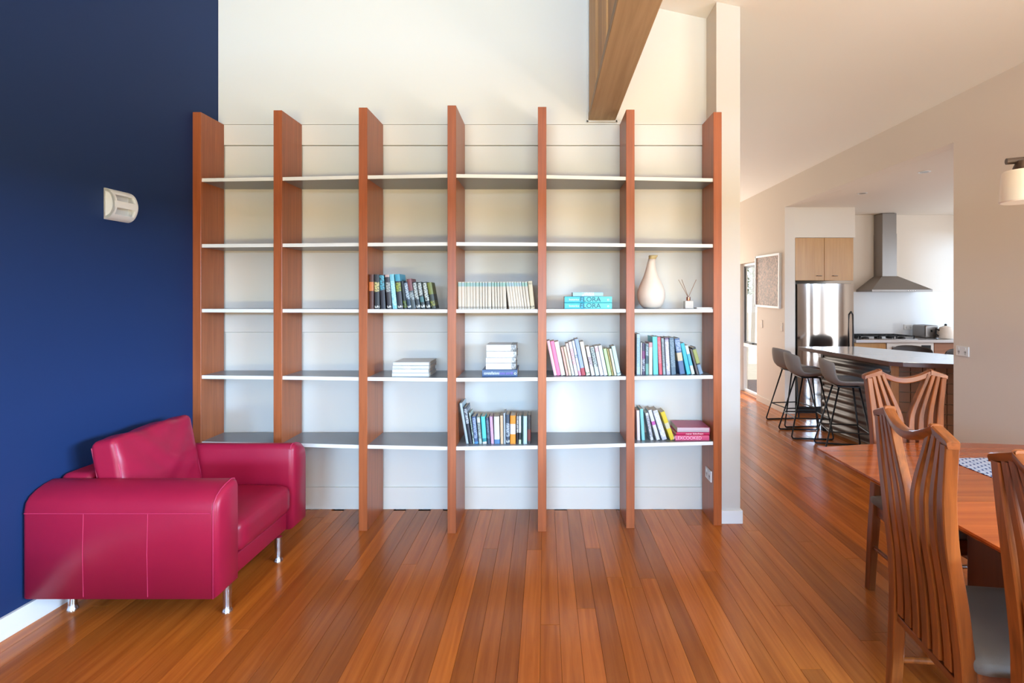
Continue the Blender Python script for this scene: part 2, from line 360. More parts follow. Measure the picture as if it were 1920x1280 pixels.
bush(7.4, 19.0, 5.4, 1.5, 'green leafy tree seen through the upper pane of the hall window', 3)
bush(10.4, 26.0, 7.0, 2.6, 'more distant pale green tree behind the first, seen through the hall window', 4)

# ------------------------------------------------------------------ ceiling beam
bx0, bx1, bz = .297, .482, 2.671
b = thing('ceiling_beam', 'rough brown timber beam with upright boards, running from the back wall overhead', 'beam', (0, 0, 0))
MB().box(bx0, bx1, -3.1, 3.655, bz, bz + .05, .003, 1).build('bottom_chord', M['beam'], b)
y = 3.65
wds = [.46, .33, .2, .24, .36, .3, .4, .26, .35, .42, .3, .37, .4, .4, .4, .4, .4, .4]
for i, wd in enumerate(wds):
    if y - wd < -3.1: break
    ins = [0.004, .02, .007, .018][i % 4]
    MB().box(bx0 + ins, bx1 - .004, y - wd + .006, y, bz + .05, ceil_z(.4) - .03, .002, 1).build('web_board', M['beam_v'], b); y -= wd
MB().box(bx0 - .012, bx0 - .001, 3.645, 3.66, bz - .012, ceil_z(bx0) - .01).box(bx1 + .001, bx1 + .012, 3.645, 3.66, bz - .012, ceil_z(bx1) - .01).box(bx0 - .012, bx1 + .012, 3.645, 3.66, bz - .013, bz - .001).build('wall_pocket_trim', M['white'], b)

# ------------------------------------------------------------------ bookcase
dpx = [366, 520.5, 680.5, 847, 1016.5, 1182, 1345.5]
dr = [.925, .916, .903, .893, .900, .913, .925]
DX, DY = [], []
for p, r in zip(dpx, dr):
    Yf = 3.69 * r; DY.append(Yf); DX.append((p - VX) * Yf / F)
DX[0] = wallx(3.4) + .028
TH = .053
SZ = [2.212, 1.790, 1.374, .948, .523]; ST = .022    # shelf centres, thickness
bc = thing('bookcase', 'tall red-brown timber bookcase of seven uprights with thin grey shelves on the back wall', 'bookcase', (0, 0, 0))
for x, Yf in zip(DX, DY):
    MB().box(x - TH / 2, x + TH / 2, Yf, 3.660, 0, 2.645, .0015, 1).build('upright', M['case'], bc)
for i in range(6):
    xa, xb = DX[i] + TH / 2, DX[i + 1] - TH / 2; ya, yb = DY[i] + .012, DY[i + 1] + .012
    for j, z in enumerate(SZ):
        yb_ = 3.658
        sh = MB().prism([(xa, ya + .002), (xb, yb + .002), (xb, yb_), (xa, yb_)], z - ST / 2, z + ST / 2).build('shelf', M['shelf'], bc)
        MB().prism([(xa, ya - .001), (xb, yb - .001), (xb, yb + .0015), (xa, ya + .0015)], z - ST / 2, z + ST / 2).build('edge_strip', M['shelf_edge'], sh)
STOP = [z + ST / 2 for z in SZ]
def front_y(bay, back=.045): return (DY[bay] + DY[bay + 1]) / 2 + .012 + back

# ------------------------------------------------------------------ books
def book_mat(base, bands, marks, H):
    m, N, L, B = nmat('book_cover')
    tc = N.new('ShaderNodeTexCoord'); sp = N.new('ShaderNodeSeparateXYZ'); L.new(tc.outputs['Object'], sp.inputs[0])
    dv = N.new('ShaderNodeMath'); dv.operation = 'DIVIDE'; dv.inputs[1].default_value = H; L.new(sp.outputs['Z'], dv.inputs[0])
    cr = N.new('ShaderNodeValToRGB'); cr.color_ramp.interpolation = 'CONSTANT'
    E = cr.color_ramp.elements; E[0].position = 0; E[0].color = base; E.remove(E[1])
    for z0, z1, c in sorted(bands, key=lambda q: q[0]):
        e = E.new(z0) if z0 > 0 else E[0]; e.color = c
        if z1 < 1: E.new(z1).color = base
    L.new(dv.outputs[0], cr.inputs[0]); out = cr.outputs[0]
    for z0, z1, c in marks:   # blurred lettering: irregular blocks of ink between z0 and z1 of the spine
        mp = N.new('ShaderNodeMapping'); mp.inputs['Scale'].default_value = (55, 0, 190); L.new(tc.outputs['Object'], mp.inputs[0])
        n = N.new('ShaderNodeTexNoise'); n.inputs['Scale'].default_value = 1.2; n.inputs['Detail'].default_value = 1; L.new(mp.outputs[0], n.inputs['Vector'])
        g = N.new('ShaderNodeMath'); g.operation = 'GREATER_THAN'; g.inputs[1].default_value = .46; L.new(n.outputs['Fac'], g.inputs[0])
        a = N.new('ShaderNodeMath'); a.operation = 'GREATER_THAN'; a.inputs[1].default_value = z0; L.new(dv.outputs[0], a.inputs[0])
        c_ = N.new('ShaderNodeMath'); c_.operation = 'LESS_THAN'; c_.inputs[1].default_value = z1; L.new(dv.outputs[0], c_.inputs[0])
        p = N.new('ShaderNodeMath'); p.operation = 'MULTIPLY'; L.new(g.outputs[0], p.inputs[0]); L.new(a.outputs[0], p.inputs[1])
        q = N.new('ShaderNodeMath'); q.operation = 'MULTIPLY'; L.new(p.outputs[0], q.inputs[0]); L.new(c_.outputs[0], q.inputs[1])
        mx = N.new('ShaderNodeMixRGB'); sc_ = N.new('ShaderNodeMath'); sc_.operation = 'MULTIPLY'; sc_.inputs[1].default_value = .7; L.new(q.outputs[0], sc_.inputs[0]); L.new(sc_.outputs[0], mx.inputs[0]); L.new(out, mx.inputs[1]); mx.inputs[2].default_value = c; out = mx.outputs[0]
    L.new(out, B.inputs['Base Color']); B.inputs['Roughness'].default_value = .4
    return m
def book(label, w, h, d, base, bands=(), marks=(), group=None, m=None):
    """upright book: spine faces -Y at y=0, lower left corner at the origin; rounded spine, boards and a page block"""
    t = bpy.data.objects.new('book', None); C.objects.link(t); t.empty_display_size = .05; tag(t, label, 'book', group)
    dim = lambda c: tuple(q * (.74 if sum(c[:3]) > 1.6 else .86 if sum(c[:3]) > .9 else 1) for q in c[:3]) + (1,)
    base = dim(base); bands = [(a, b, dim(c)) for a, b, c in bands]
    m = m or book_mat(base, bands, marks, h); bt = min(.0016, w * .12)
    out = [(0, d), (0, .003), (w * .12, .0008), (w * .5, 0), (w * .88, .0008), (w, .003), (w, d), (w - bt, d), (w - bt, bt + .003), (bt, bt + .003), (bt, d)]
    MB().prism(out, 0, h).build('cover', m, t)
    MB().box(bt, w - bt, bt + .003, d - .003, .002, h - .0025).build('pages', M['paper'], t)
    return t
k = srgb
PXZ = lambda px_h, y: px_h * y / F
def row(bay, shelf, where, items, y_off=.045, tail='', grp=None):
    """items: (left px, width px, height px, lean deg, colour, bands, marks, description)"""
    Y = front_y(bay, y_off); z = STOP[shelf] + .0005; prev = None
    for n, (lx, wx, hx, lean, col, bands, marks, desc) in enumerate(items):
        w = wx * Y / F; h = hx * Y / F / math.cos(R(lean)); th = R(lean); x = (lx - VX) * Y / F
        d = min(.24, h * .66, 3.63 - Y)
        if prev:
            px_, pw, ph, pth = prev; need = px_ + pw / math.cos(pth) + .0006
            if th > pth: need += min(ph * math.cos(pth), h * math.cos(th)) * (math.tan(th) - math.tan(pth))
            x = max(x, need)
        else: x = max(x, DX[bay] + TH / 2 + .002 + h * math.sin(th))
        o = book(desc + (' ' + where if where else ''), w, h, d, col, bands, marks, grp)
        o.location = (x, Y + rnd.uniform(-.002, .004), z); o.rotation_euler = (0, -th, 0)
        prev = (x, w, h, th)
    return prev
BK = k(34, 36, 40); WH = k(225, 222, 215); CR = k(226, 212, 188)
row(2, 2, 'in the dark row, third shelf', [
 (692, 8, 65, 0, k(84, 40, 24), [(.52, .78, k(196, 110, 50))], [], 'brown book with orange band, leftmost'),
 (702, 9, 65, 1, k(44, 46, 50), [], [(.5, .78, k(240, 226, 150)), (.03, .1, WH)], 'black book with pale yellow title'),
 (714, 8.5, 64, 3, k(46, 44, 52), [], [(.55, .98, k(90, 190, 210))], 'black book with cyan upper lettering'),
 (726, 8, 64, 4, k(50, 46, 52), [(.93, 1, k(200, 170, 160))], [(.5, .78, k(190, 196, 190)), (.03, .1, WH)], 'charcoal book with grey title and beige top'),
 (736, 8, 65, 5.5, k(130, 200, 218), [], [(.1, .8, k(190, 230, 238))], 'light cyan leaning book'),
 (746, 9, 65, 5.5, k(48, 46, 54), [(.8, 1, k(70, 160, 186))], [(.5, .76, k(176, 190, 60)), (.03, .1, WH)], 'black book with teal top and lime title'),
 (757, 5.5, 52, 7, k(30, 36, 40), [], [(.05, .3, k(110, 130, 40))], 'thin black book flecked green at its foot'),
 (763, 6.5, 50, 9, k(38, 56, 74), [], [(.35, .95, k(200, 214, 226)), (.04, .12, WH)], 'slate blue book with white title'),
 (770, 8, 56, 9, k(70, 78, 80), [(.6, 1, k(120, 66, 66))], [(.3, .55, k(170, 180, 180))], 'grey book with dull red upper half'),
 (781, 7, 50, 9.5, k(44, 50, 54), [], [(.35, .97, k(210, 214, 206)), (.05, .14, WH)], 'narrow black book with white title, fourth from right'),
 (790, 7, 50, 9.5, k(40, 52, 54), [(.25, .45, k(70, 110, 112))], [(.5, .97, k(210, 214, 206)), (.05, .14, WH)], 'black book with teal patch and white title'),
 (800, 7, 50, 9.5, k(36, 40, 44), [], [(.3, .97, k(222, 226, 214)), (.05, .14, WH)], 'black book with bold white title, second from right'),
 (809, 8, 49, 10, k(46, 50, 40), [(.55, 1, k(110, 116, 40))], [(.1, .3, k(150, 150, 50))], 'black and olive green book, rightmost'),
], .03)
ordw = ['first', 'second', 'third', 'fourth', 'fifth', 'sixth', 'seventh', 'eighth', 'ninth', 'tenth', 'eleventh', 'twelfth', 'thirteenth', 'fourteenth', 'fifteenth', 'sixteenth', 'seventeenth', 'eighteenth', 'nineteenth', 'twentieth', 'twenty-first', 'twenty-second', 'twenty-third', 'twenty-fourth', 'twenty-fifth', 'twenty-sixth']
items = []; xs = [855.5, 863, 869, 873.5, 880.5, 886.5, 892, 899, 904.5, 909.5, 914.5, 922.5, 928, 933, 938, 943, 952, 957.5, 963, 968.5, 974, 979, 984, 989]
for n, x in enumerate(xs):
    wx = (xs[n + 1] - x - .7) if n + 1 < len(xs) else 5.5
    wx = min(wx, 6.6); lean = 0.5 if n < 15 else 7; lean = 1.5 if 11 <= n < 15 else (6.2 if n == 15 else lean); j = rnd.uniform(-6, 6)
    desc = f'{ordw[n]} from left of the thin cream paperbacks with blue-green tops'
    if n == 15: lean = 2
    items.append((x, wx, 51, lean, k(228 + j, 214 + j, 194 + j), [(.83, .97, k(150 + j, 184, 180 + j * 2))], [(.03, .09, k(120, 110, 100))], desc))
items.append((995, 8, 52, 6, k(222, 206, 170), [], [(.88, .95, k(110, 110, 90)), (.05, .12, k(50, 50, 40))], 'thicker cream book at the right end of the cream paperbacks'))
row(3, 2, 'on the third shelf', items, .025, grp='cream paperbacks on the third shelf')
row(4, 3, 'in the pastel row, fourth shelf', [
 (1038, 5.5, 65, 12, k(246, 200, 210), [], [], 'pale pink book at the far left'),
 (1044, 7, 64, 11.5, k(240, 120, 160), [], [], 'strong pink leaning book, second from left'),
 (1052, 8, 63, 11.5, k(240, 230, 222), [(0, .4, k(226, 216, 196))], [], 'white and cream book right of the strong pink one'),
 (1062, 4, 53, 11.5, k(240, 186, 170), [], [], 'thin salmon book'),
 (1067, 4.5, 54, 11.5, k(236, 206, 178), [], [], 'thin peach book'),
 (1072.5, 5, 60, 11.5, k(226, 232, 226), [(.5, 1, k(244, 214, 200))], [], 'white book with blush upper half'),
 (1078.5, 6, 63, 11.5, k(240, 226, 232), [], [(.3, .8, k(200, 130, 130))], 'white book with reddish print'),
 (1085.5, 4.5, 65, 11.5, k(226, 238, 246), [(0, .14, k(236, 150, 170))], [(.5, .6, k(90, 110, 130))], 'tall icy white book with pink foot'),
 (1091, 7, 68, 11.5, k(168, 184, 226), [(0, .2, k(168, 60, 72))], [], 'tall periwinkle book with dark red foot'),
 (1099.5, 7.5, 63, 11.5, k(234, 222, 200), [], [(.05, .1, k(70, 110, 80))], 'plain cream book right of the periwinkle one'),
 (1109, 6.5, 54, 11.5, k(236, 226, 220), [], [(.3, .65, k(120, 90, 110))], 'off-white book with purple lettering'),
 (1117, 7, 53, 11.5, k(214, 224, 220), [], [(.3, 1, k(40, 60, 60))], 'white book with bold black lettering'),
 (1125.5, 6.5, 55, 11.5, k(240, 228, 232), [(.8, .95, k(214, 178, 176))], [], 'white book with dusty pink top band'),
 (1133, 6.5, 56, 11.5, k(230, 236, 238), [], [], 'plain white book, left of the green one'),
 (1141, 6, 50, 11.5, k(188, 216, 156), [], [], 'light green book'),
 (1148, 3, 50, 11.5, k(160, 140, 84), [], [], 'thin olive brown book'),
 (1152, 4.5, 50, 11.5, k(226, 220, 192), [], [], 'thin cream book, second from right'),
 (1157.5, 7, 55, 11.5, k(206, 228, 226), [], [(.05, .1, k(60, 80, 80))], 'pale aqua white book at the right end'),
], .045)
row(5, 3, 'in the teal row, fourth shelf', [
 (1194, 6.5, 76, 0, k(186, 214, 228), [], [(.2, .9, k(120, 160, 180))], 'tall pale blue book against the upright'),
 (1201.5, 2.6, 60, 0, WH, [], [], 'very thin white book'),
 (1204.5, 5, 59, 0, k(70, 60, 88), [(.5, .75, k(120, 60, 110))], [(.1, .5, k(180, 190, 200))], 'dark purple book'),
 (1210.5, 5.5, 58, 0, k(60, 88, 98), [(0, .35, k(110, 160, 150))], [(.6, 1, k(170, 190, 196))], 'dark teal book with white lettering'),
 (1217, 6.5, 60, 0, k(236, 226, 206), [(.85, 1, k(230, 160, 164))], [], 'cream book with pink top'),
 (1225, 9, 71, 1.5, k(110, 208, 216), [], [], 'wide aqua book'),
 (1236, 6, 70, 3, k(222, 96, 110), [], [(.3, .9, k(236, 140, 144))], 'coral red book'),
 (1243.5, 5, 68, 3, k(160, 176, 178), [], [(.2, .9, k(110, 110, 120))], 'grey-green book right of the coral one'),
 (1250, 7, 69, 3, k(188, 184, 204), [(.95, 1, k(110, 90, 120))], [(.1, .9, k(230, 226, 236))], 'lilac grey book'),
 (1259, 8.5, 69, 3.5, k(96, 118, 134), [], [(.2, .95, k(140, 160, 172))], 'slate blue-grey book before the gap'),
 (1275.5, 9.5, 67, 9, k(84, 110, 150), [(.37, .6, k(230, 212, 180))], [(.65, .95, k(180, 196, 220))], 'thick navy blue book with cream patch'),
 (1288, 7, 58, 12, k(66, 190, 212), [], [], 'turquoise leaning book'),
 (1297, 6, 54, 13.5, k(226, 232, 228), [(.3, .7, k(90, 184, 216))], [], 'white book with sky blue middle'),
 (1306.5, 4, 47, 15, k(80, 72, 74), [], [], 'thin dark brown leaning book'),
 (1312, 7, 50, 16, k(52, 56, 54), [(0, .35, k(120, 144, 166)), (.4, .92, k(150, 156, 86))], [], 'black book with yellow-green title, rightmost'),
], .05)
row(3, 4, 'in the mixed row, fifth shelf', [
 (874, 4.5, 76, 9.5, k(186, 200, 204), [], [], 'tall pale grey leaning book, leftmost'),
 (880, 5.5, 68, 9.5, k(40, 42, 54), [], [(.55, .95, k(200, 206, 214))], 'tall black leaning book with white print'),
 (887, 2.6, 58, 8, k(190, 210, 200), [], [(.1, .9, k(50, 60, 60))], 'thin speckled pale green book'),
 (890, 6.5, 51, 6, k(60, 82, 120), [(0, .08, k(70, 130, 180))], [(.2, .95, k(170, 184, 210))], 'navy book with blue foot'),
 (898, 5.5, 50, 5, k(190, 206, 196), [(.8, .95, WH)], [(.2, .8, k(80, 90, 96))], 'pale mottled book left of the teal one'),
 (905, 7.5, 51, 4, k(92, 206, 214), [(0, .08, k(230, 232, 226)), (.08, .2, k(40, 130, 136))], [], 'wide teal book with cream foot'),
 (914, 5, 49, 4, k(58, 72, 92), [], [(.2, .9, k(110, 124, 140))], 'dark slate book beside the pink one'),
 (920.5, 5.5, 51, 3.5, k(226, 178, 212), [], [], 'lilac pink book'),
 (927, 10, 51, 1.5, k(232, 228, 220), [(0, .16, k(80, 120, 160))], [], 'wide white book with blue foot'),
 (938.5, 5, 53, 1, k(222, 186, 150), [], [], 'beige book'),
 (944.5, 3.5, 58, .8, k(170, 178, 184), [], [], 'thin grey book standing taller in the middle'),
 (949, 6.5, 55, .5, k(56, 68, 84), [], [(.25, .7, k(200, 206, 214)), (.05, .13, WH)], 'dark grey-blue book left of the orange one'),
 (956.5, 10, 53, 0, k(240, 146, 40), [(.34, .7, k(238, 228, 226))], [], 'thick orange book with wide white middle band'),
 (968.5, 3, 52, 0, k(44, 40, 44), [], [(.4, 1, WH)], 'thin black book right of the orange one'),
 (972.5, 4.5, 52, 0, k(40, 44, 48), [(.4, 1, k(226, 220, 224)), (0, .15, k(214, 226, 190))], [], 'black and white book'),
 (978, 2, 54, 0, k(40, 70, 66), [], [], 'very thin dark green book'),
 (981, 7, 52, 0, k(196, 218, 226), [], [], 'pale ice blue book'),
 (989, 6, 54, 0, k(50, 42, 42), [(.1, .5, k(110, 40, 34))], [], 'dark brown book with red patch, rightmost'),
], .045)
row(5, 4, 'on the fifth shelf, far right bay', [
 (1195, 5.5, 56, 1.5, k(240, 226, 228), [], [], 'off-white upright book against the upright'),
 (1203.5, 6, 59, 3.5, k(134, 206, 210), [], [], 'aqua book'),
 (1220, 5.5, 51, 11, k(228, 230, 232), [], [(.1, .9, k(110, 110, 130))], 'white book with grey lettering leaning left'),
 (1231.5, 6.5, 56, 16, k(236, 236, 238), [(.5, .62, k(206, 100, 180))], [], 'white book with magenta mark leaning left'),
 (1242, 9, 55, 18, k(214, 216, 228), [], [(.1, .9, k(234, 234, 240))], 'thick pale grey book leaning left'),
 (1257.5, 8, 52, 20, k(232, 204, 60), [(.4, .6, k(236, 226, 190))], [], 'yellow book leaning left'),
], .045)
def flat(bay, shelf, px0, px1, layers, y_off, grp=None):
    """layers bottom to top: (left px, right px, height px, depth, colour, bands along the spine, marks, label, yaw)"""
    Y = front_y(bay, y_off); z = STOP[shelf] + .0006; out = []
    for (l, r_, h, d, col, bands, marks, lab, yaw) in layers:
        w = (r_ - l) * Y / F; th = h * Y / F
        o = book(lab, th, w, d, col, bands, marks, grp)   # spine lies along X: local Z -> X, local X (thickness) -> -Z
        o.matrix_world = Matrix.Translation(((l - VX) * Y / F, Y, z)) @ Matrix.Rotation(R(yaw), 4, 'Z') @ Matrix.Translation((0, 0, th)) @ Matrix.Rotation(R(90), 4, 'Y')
        z += th + .0014; out.append((o, w, th))
    return out
WHT = k(240, 239, 237)
flat(2, 3, 736, 804, [
 (735, 804, 6.6, .24, WHT, [], [], 'thick white magazine at the bottom of the low stack, fourth shelf', 0),
 (735.5, 803, 6.8, .24, WHT, [], [(.3, .5, k(230, 218, 216))], 'white magazine second from bottom of the low stack, fourth shelf', .6),
 (736, 804, 6.2, .24, k(232, 230, 228), [], [(.3, .5, k(228, 214, 212))], 'white magazine second from top of the low stack, fourth shelf', -.5),
 (737, 804, 6.2, .24, k(238, 236, 234), [], [], 'white magazine on top of the low stack, fourth shelf', 0)], .03)
st = flat(3, 3, 904, 970, [
 (904, 970, 13, .235, k(60, 86, 124), [], [], 'dark blue hardback under the four white books, fourth shelf', 0),
 (911, 967, 11.5, .2, WHT, [(.84, 1, k(210, 210, 208))], [(.86, 1, k(50, 56, 54)), (.35, .6, k(214, 205, 205))], 'lowest white book of the four on the dark blue hardback', 0),
 (911, 967, 10, .2, WHT, [], [(.86, 1, k(70, 76, 74)), (.3, .5, k(220, 210, 210))], 'second white book up in the stack on the dark blue hardback', .8),
 (912, 968, 11.5, .2, WHT, [], [(.9, 1, k(90, 96, 94)), (.3, .6, k(230, 222, 222))], 'third white book up in the stack on the dark blue hardback', -.6),
 (912, 968, 12, .2, WHT, [(.86, 1, k(206, 206, 204))], [(.82, 1, k(50, 56, 54)), (.3, .6, k(216, 210, 210))], 'white book on top of the stack of four, fourth shelf', .3)], .04)
o, w_, th_ = st[0]
LT = Matrix.Rotation(R(-90), 4, 'Y')
def spine_text(ent, body, size, m, frac, sx=1.0, dz=0):
    o, w, th = ent
    T = Matrix.Translation((th / 2 - dz, -.0007, w * frac)) @ Matrix.Rotation(R(-90), 4, 'Y') @ Matrix.Rotation(R(90), 4, 'X')
    return text_mesh('spine_title', body, size, m, o, T, .0003, sx)
ink_w = mat('white_ink', k(236, 238, 240), .5); ink_p = mat('purple_ink', k(130, 100, 200), .5); ink_t = mat('teal_ink', k(20, 70, 86), .5)
spine_text(st[0], 'constellations', .026, ink_w, .27, .68)
spine_text(st[0], 'kate attrill', .026, ink_p, .68, .8)
spine_text(st[0], 'o', .03, ink_w, .94)
fl = flat(4, 2, 1058, 1148, [
 (1058.5, 1147.5, 11.5, .21, k(96, 206, 212), [(0, .34, k(70, 190, 206)), (.34, .42, k(50, 160, 180))], [], 'turquoise hardback reading FLORA, directly on the shelf', 0),
 (1058.5, 1147.5, 11.5, .21, k(96, 208, 212), [(0, .34, k(70, 190, 206)), (.34, .42, k(50, 160, 180))], [], 'turquoise hardback reading FLORA, lying on its twin', 0),
 (1074, 1131, 7.5, .19, k(176, 220, 230), [], [(.3, .7, k(220, 226, 240))], 'pale ice blue thin book on top of the two turquoise hardbacks', 0)], .02)
for e in fl[:2]:
    spine_text(e, 'FLORA', .042, ink_t, .54, 1.05); spine_text(e, 'botanica', .017, ink_w, .2, 1.1); spine_text(e, 'o', .024, ink_w, .92)
pk = flat(5, 4, 1266, 1331, [
 (1266, 1330, 9.5, .19, k(224, 84, 128), [], [], 'pink hardback with pale capitals at the bottom of the pink stack', 0),
 (1268, 1331, 5.5, .19, k(186, 24, 80), [], [], 'thin crimson book in the middle of the pink stack', 1),
 (1270, 1331, 8.5, .21, k(226, 200, 208), [(.97, 1, k(160, 60, 90))], [], 'pale pink book on top of the pink stack', -1)], .04)
spine_text(pk[0], 'FLEXCOOKED', .030, mat('pale_pink_ink', k(246, 190, 210), .5), .36, .95)
spine_text(pk[1], 'new kitchen', .018, mat('blush_ink', k(250, 214, 224), .5), .55, 1.3)
# top cover of the pink stack is magenta
o, w_, th_ = pk[2]
MB().box(-.0009, -.0002, .002, .208, .001, w_ - .001).build('front_cover', mat('magenta_cover', k(176, 70, 110), .4), o)

# vase, diffuser and the little white tray
Yv = front_y(5, .10); zs = STOP[2]
vx = (1221 - VX) * Yv / F
v = thing('vase', 'cream gourd-shaped ceramic vase with narrow tilted neck on the third shelf', 'vase', (vx, Yv, zs + .0005))
prof = [(.001, 0), (.042, 0), (.060, .010), (.078, .035), (.088, .065), (.091, .092), (.088, .118), (.078, .148), (.063, .180), (.048, .212), (.037, .245), (.030, .275), (.026, .305), (.024, .325)]
off = [(0, 0)] * 8 + [(-.001, 0), (-.002, 0), (-.002, 0), (-.001, 0), (.002, 0), (.006, 0)]
MB().lathe(prof, 40, off=off).build('body', M['ceramic'], v, smooth='all')
MB().lathe([(.0245, .3245), (.025, .335), (.030, .345), (.027, .350), (.020, .349), (.017, .33)], 28, off=[(.006, 0), (.009, 0), (.013, 0), (.014, 0), (.013, 0), (.009, 0)]).build('rim', M['straw'], v, smooth='all')
xd = (1289 - VX) * Yv / F
d = thing('reed_diffuser', 'small square marbled reed diffuser with copper neck right of the vase', 'diffuser', (xd, Yv - .02, zs + .0005))
MB().box(-.027, .027, -.027, .027, 0, .052, .004).build('bottle', mat('marble', k(222, 214, 204), .3, var=.35), d)
MB().lathe([(.012, .052), (.013, .056), (.013, .075), (.010, .077)], 16).build('neck', M['copper'], d, smooth=True)
for (a, bb) in ((-.06, .015), (-.048, -.02), (.052, 0.0)):
    MB().tube([(-a * .12, 0, .06), (a, bb, .19)], .0018, 6).build('reed', M['reed'], d)
tr = MB().box(-.052, .052, -.035, .035, 0, .009, .002).build('trinket_tray', M['plastic'], None, loc=((1316 - VX) * Yv / F, Yv - .03, zs + .0005))
tag(tr, 'flat white rectangular tray at the right end of the third shelf', 'tray')

# power outlet on the last upright
def outlet(name, label, loc, rz, n=2):
    t = thing(name, label, 'outlet', loc, rz)        # plate in local XZ, faces -Y
    MB().box(-.058, .058, -.009, 0, -.036, .036, .003).build('plate', M['plastic'], t)
    for sx in (-.03, .03):
        MB().box(sx - .007, sx - .004, -.0098, -.0085, -.012, .002).box(sx + .004, sx + .007, -.0098, -.0085, -.012, .002).box(sx - .001, sx + .001, -.0098, -.0085, -.024, -.014).build('socket', M['slot'], t)
        MB().box(sx - .006, sx + .006, -.012, -.0085, .012, .026, .001).build('switch', M['plastic'], t)
    return t
o = outlet('power_outlet', 'white double power outlet low on the last bookcase upright', (DX[6] - TH / 2 - .0002, 3.5, .30), R(-90))
o = outlet('power_outlet', 'white double power outlet on the plain wall right of the kitchen opening', (XW - .0002, 3.865, 1.07), R(-90))
for (Y_, z_, l_) in ((7.46, 1.10, 'small white light switch below the hall picture, nearer the window'), (6.83, 1.09, 'small white light switch at the hall wall corner by the kitchen')):
    t = thing('light_switch', l_, 'switch', (XW - .0002, Y_, z_), R(-90))
    MB().box(-.036, .036, -.008, 0, -.055, .055, .003).build('plate', M['cream'], t); MB().box(-.006, .006, -.011, -.0075, -.01, .01, .001).build('switch', M['plastic'], t)

# ------------------------------------------------------------------ wall sconce
sy = 2.84; t = thing('wall_sconce', 'white half-round wall light with two slots on the navy wall', 'lamp', (wallx(sy) + .001, sy, 1.945), R(-2.86))
H_, Dp, Wd = .081, .060, .075
def arc(a0, a1, r=1.0, n=8): return [(Dp * r * math.cos(a0 + (a1 - a0) * i / n), H_ * r * math.sin(a0 + (a1 - a0) * i / n)) for i in range(n + 1)]
MB().box(0, .008, -Wd, Wd, -H_, H_).build('back_plate', M['plastic'], t)
for s_ in (-1, 1):
    y0, y1 = (s_ * Wd, s_ * (Wd - .006)) if s_ < 0 else (Wd - .006, Wd)
    pr = arc(-math.pi / 2, math.pi / 2, 1, 16)
    MB().loft([[(x, y0, z) for x, z in pr], [(x, y1, z) for x, z in pr]]).build('end_plate', M['plastic'], t)
for a0, a1 in ((-90, -42), (-13, 12), (40, 90)):
    po = arc(R(a0), R(a1)); pi = arc(R(a0), R(a1), .94)[::-1]; pr = po + pi
    MB().loft([[(x, -Wd, z) for x, z in pr], [(x, Wd, z) for x, z in pr]]).build('shade_band', M['plastic'], t, smooth=True)
for s_ in (-1, 1):
    pr = arc(-math.pi / 2, math.pi / 2, 1, 16); pq = arc(-math.pi / 2, math.pi / 2, .82, 16)[::-1]; y0 = s_ * Wd; y1 = s_ * (Wd - .016)
    MB().loft([[(x, y0, z) for x, z in pr + pq], [(x, y1, z) for x, z in pr + pq]]).build('side_rim', M['plastic'], t, smooth=True)
MB().tube([(.024, -.05, 0), (.024, .05, 0)], .010, 12).build('bulb', M['opal'], t, smooth=True)

# ------------------------------------------------------------------ pink armchair
ax0, ax1, ay0, ay1 = -2.300, -1.442, 2.345, 3.225      # back / front / near / far
ac = thing('armchair', 'hot pink leather club armchair with steel legs against the navy wall', 'armchair', (0, 0, 0))
zb = .130
prof = [(0, 0), (0, .385), (.007, .420), (.026, .445), (.058, .464), (.098, .477), (.138, .484), (.160, .478), (.171, .456), (.172, 0)]
def arm(near):
    def ring(x, ins, dz=0):
        c = (.086, .24); out = []
        for a, z in prof:
            yy = c[0] + (a - c[0]) * (1 - ins / .086); zz = c[1] + (z - c[1]) * (1 - ins / .24)
            out.append((x, (ay0 + yy) if near else (ay1 - yy), zb + zz))
        return out
    m = MB(); xs_ = [(ax0, .012), (ax0 + .006, .004), (ax0 + .018, 0), (ax0 + .3, 0), (ax0 + .6, 0), (ax1 - .03, 0), (ax1 - .012, .003), (ax1 - .002, .010), (ax1 + .004, .022)]
    m.loft([ring(x, i) for x, i in xs_]); a = m.build('arm', M['leather'], ac, smooth='all')
    s_ = MB(); yo = (ay0 - .0006) if near else (ay1 + .0006); e = .0022
    s_.tube([(ax0 + .01, yo, zb + .376), (ax1 - .03, yo, zb + .376)], e, 6)
    for xx in (-2.03, -1.747): s_.tube([(xx, yo, zb + .01), (xx - .004, yo, zb + .2), (xx, yo, zb + .374)], e * .7, 6)
    s_.build('seam', M['thread'], a)
    pts = [(ax1 - .018,) + ((ay0 + p[0]) if near else (ay1 - p[0]), zb + p[1]) for p in prof[:9]]
    MB().tube([(p[0], p[1], p[2] + .0005) for p in pts], .0028, 6).build('piping', M['thread'], a, smooth='all')
    return a
arm(True); arm(False)
MB().box(ax0 + .02, ax1 - .035, ay0 + .172, ay1 - .172, zb + .002, zb + .10, .012, 3).build('base_rail', M['leather'], ac, smooth=True)
MB().box(ax0 + .005, ax0 + .16, ay0 + .165, ay1 - .165, zb + .01, zb + .495, .045, 5).build('back_frame', M['leather'], ac, smooth=True)
cu = Matrix.Translation(((ax0 + .15 + ax1 - .012) / 2, (ay0 + ay1) / 2, zb + .100 + .085))
MB().cushion(ax1 - ax0 - .14, ay1 - ay0 - .348, .165, .05, crown=.022, wr=.002, M4=cu, seed=2).build('seat_cushion', M['leather'], ac, smooth='all')
bcush = Matrix.Translation((-2.045, (ay0 + ay1) / 2 - .01, .58)) @ Matrix.Rotation(R(79), 4, 'Y')
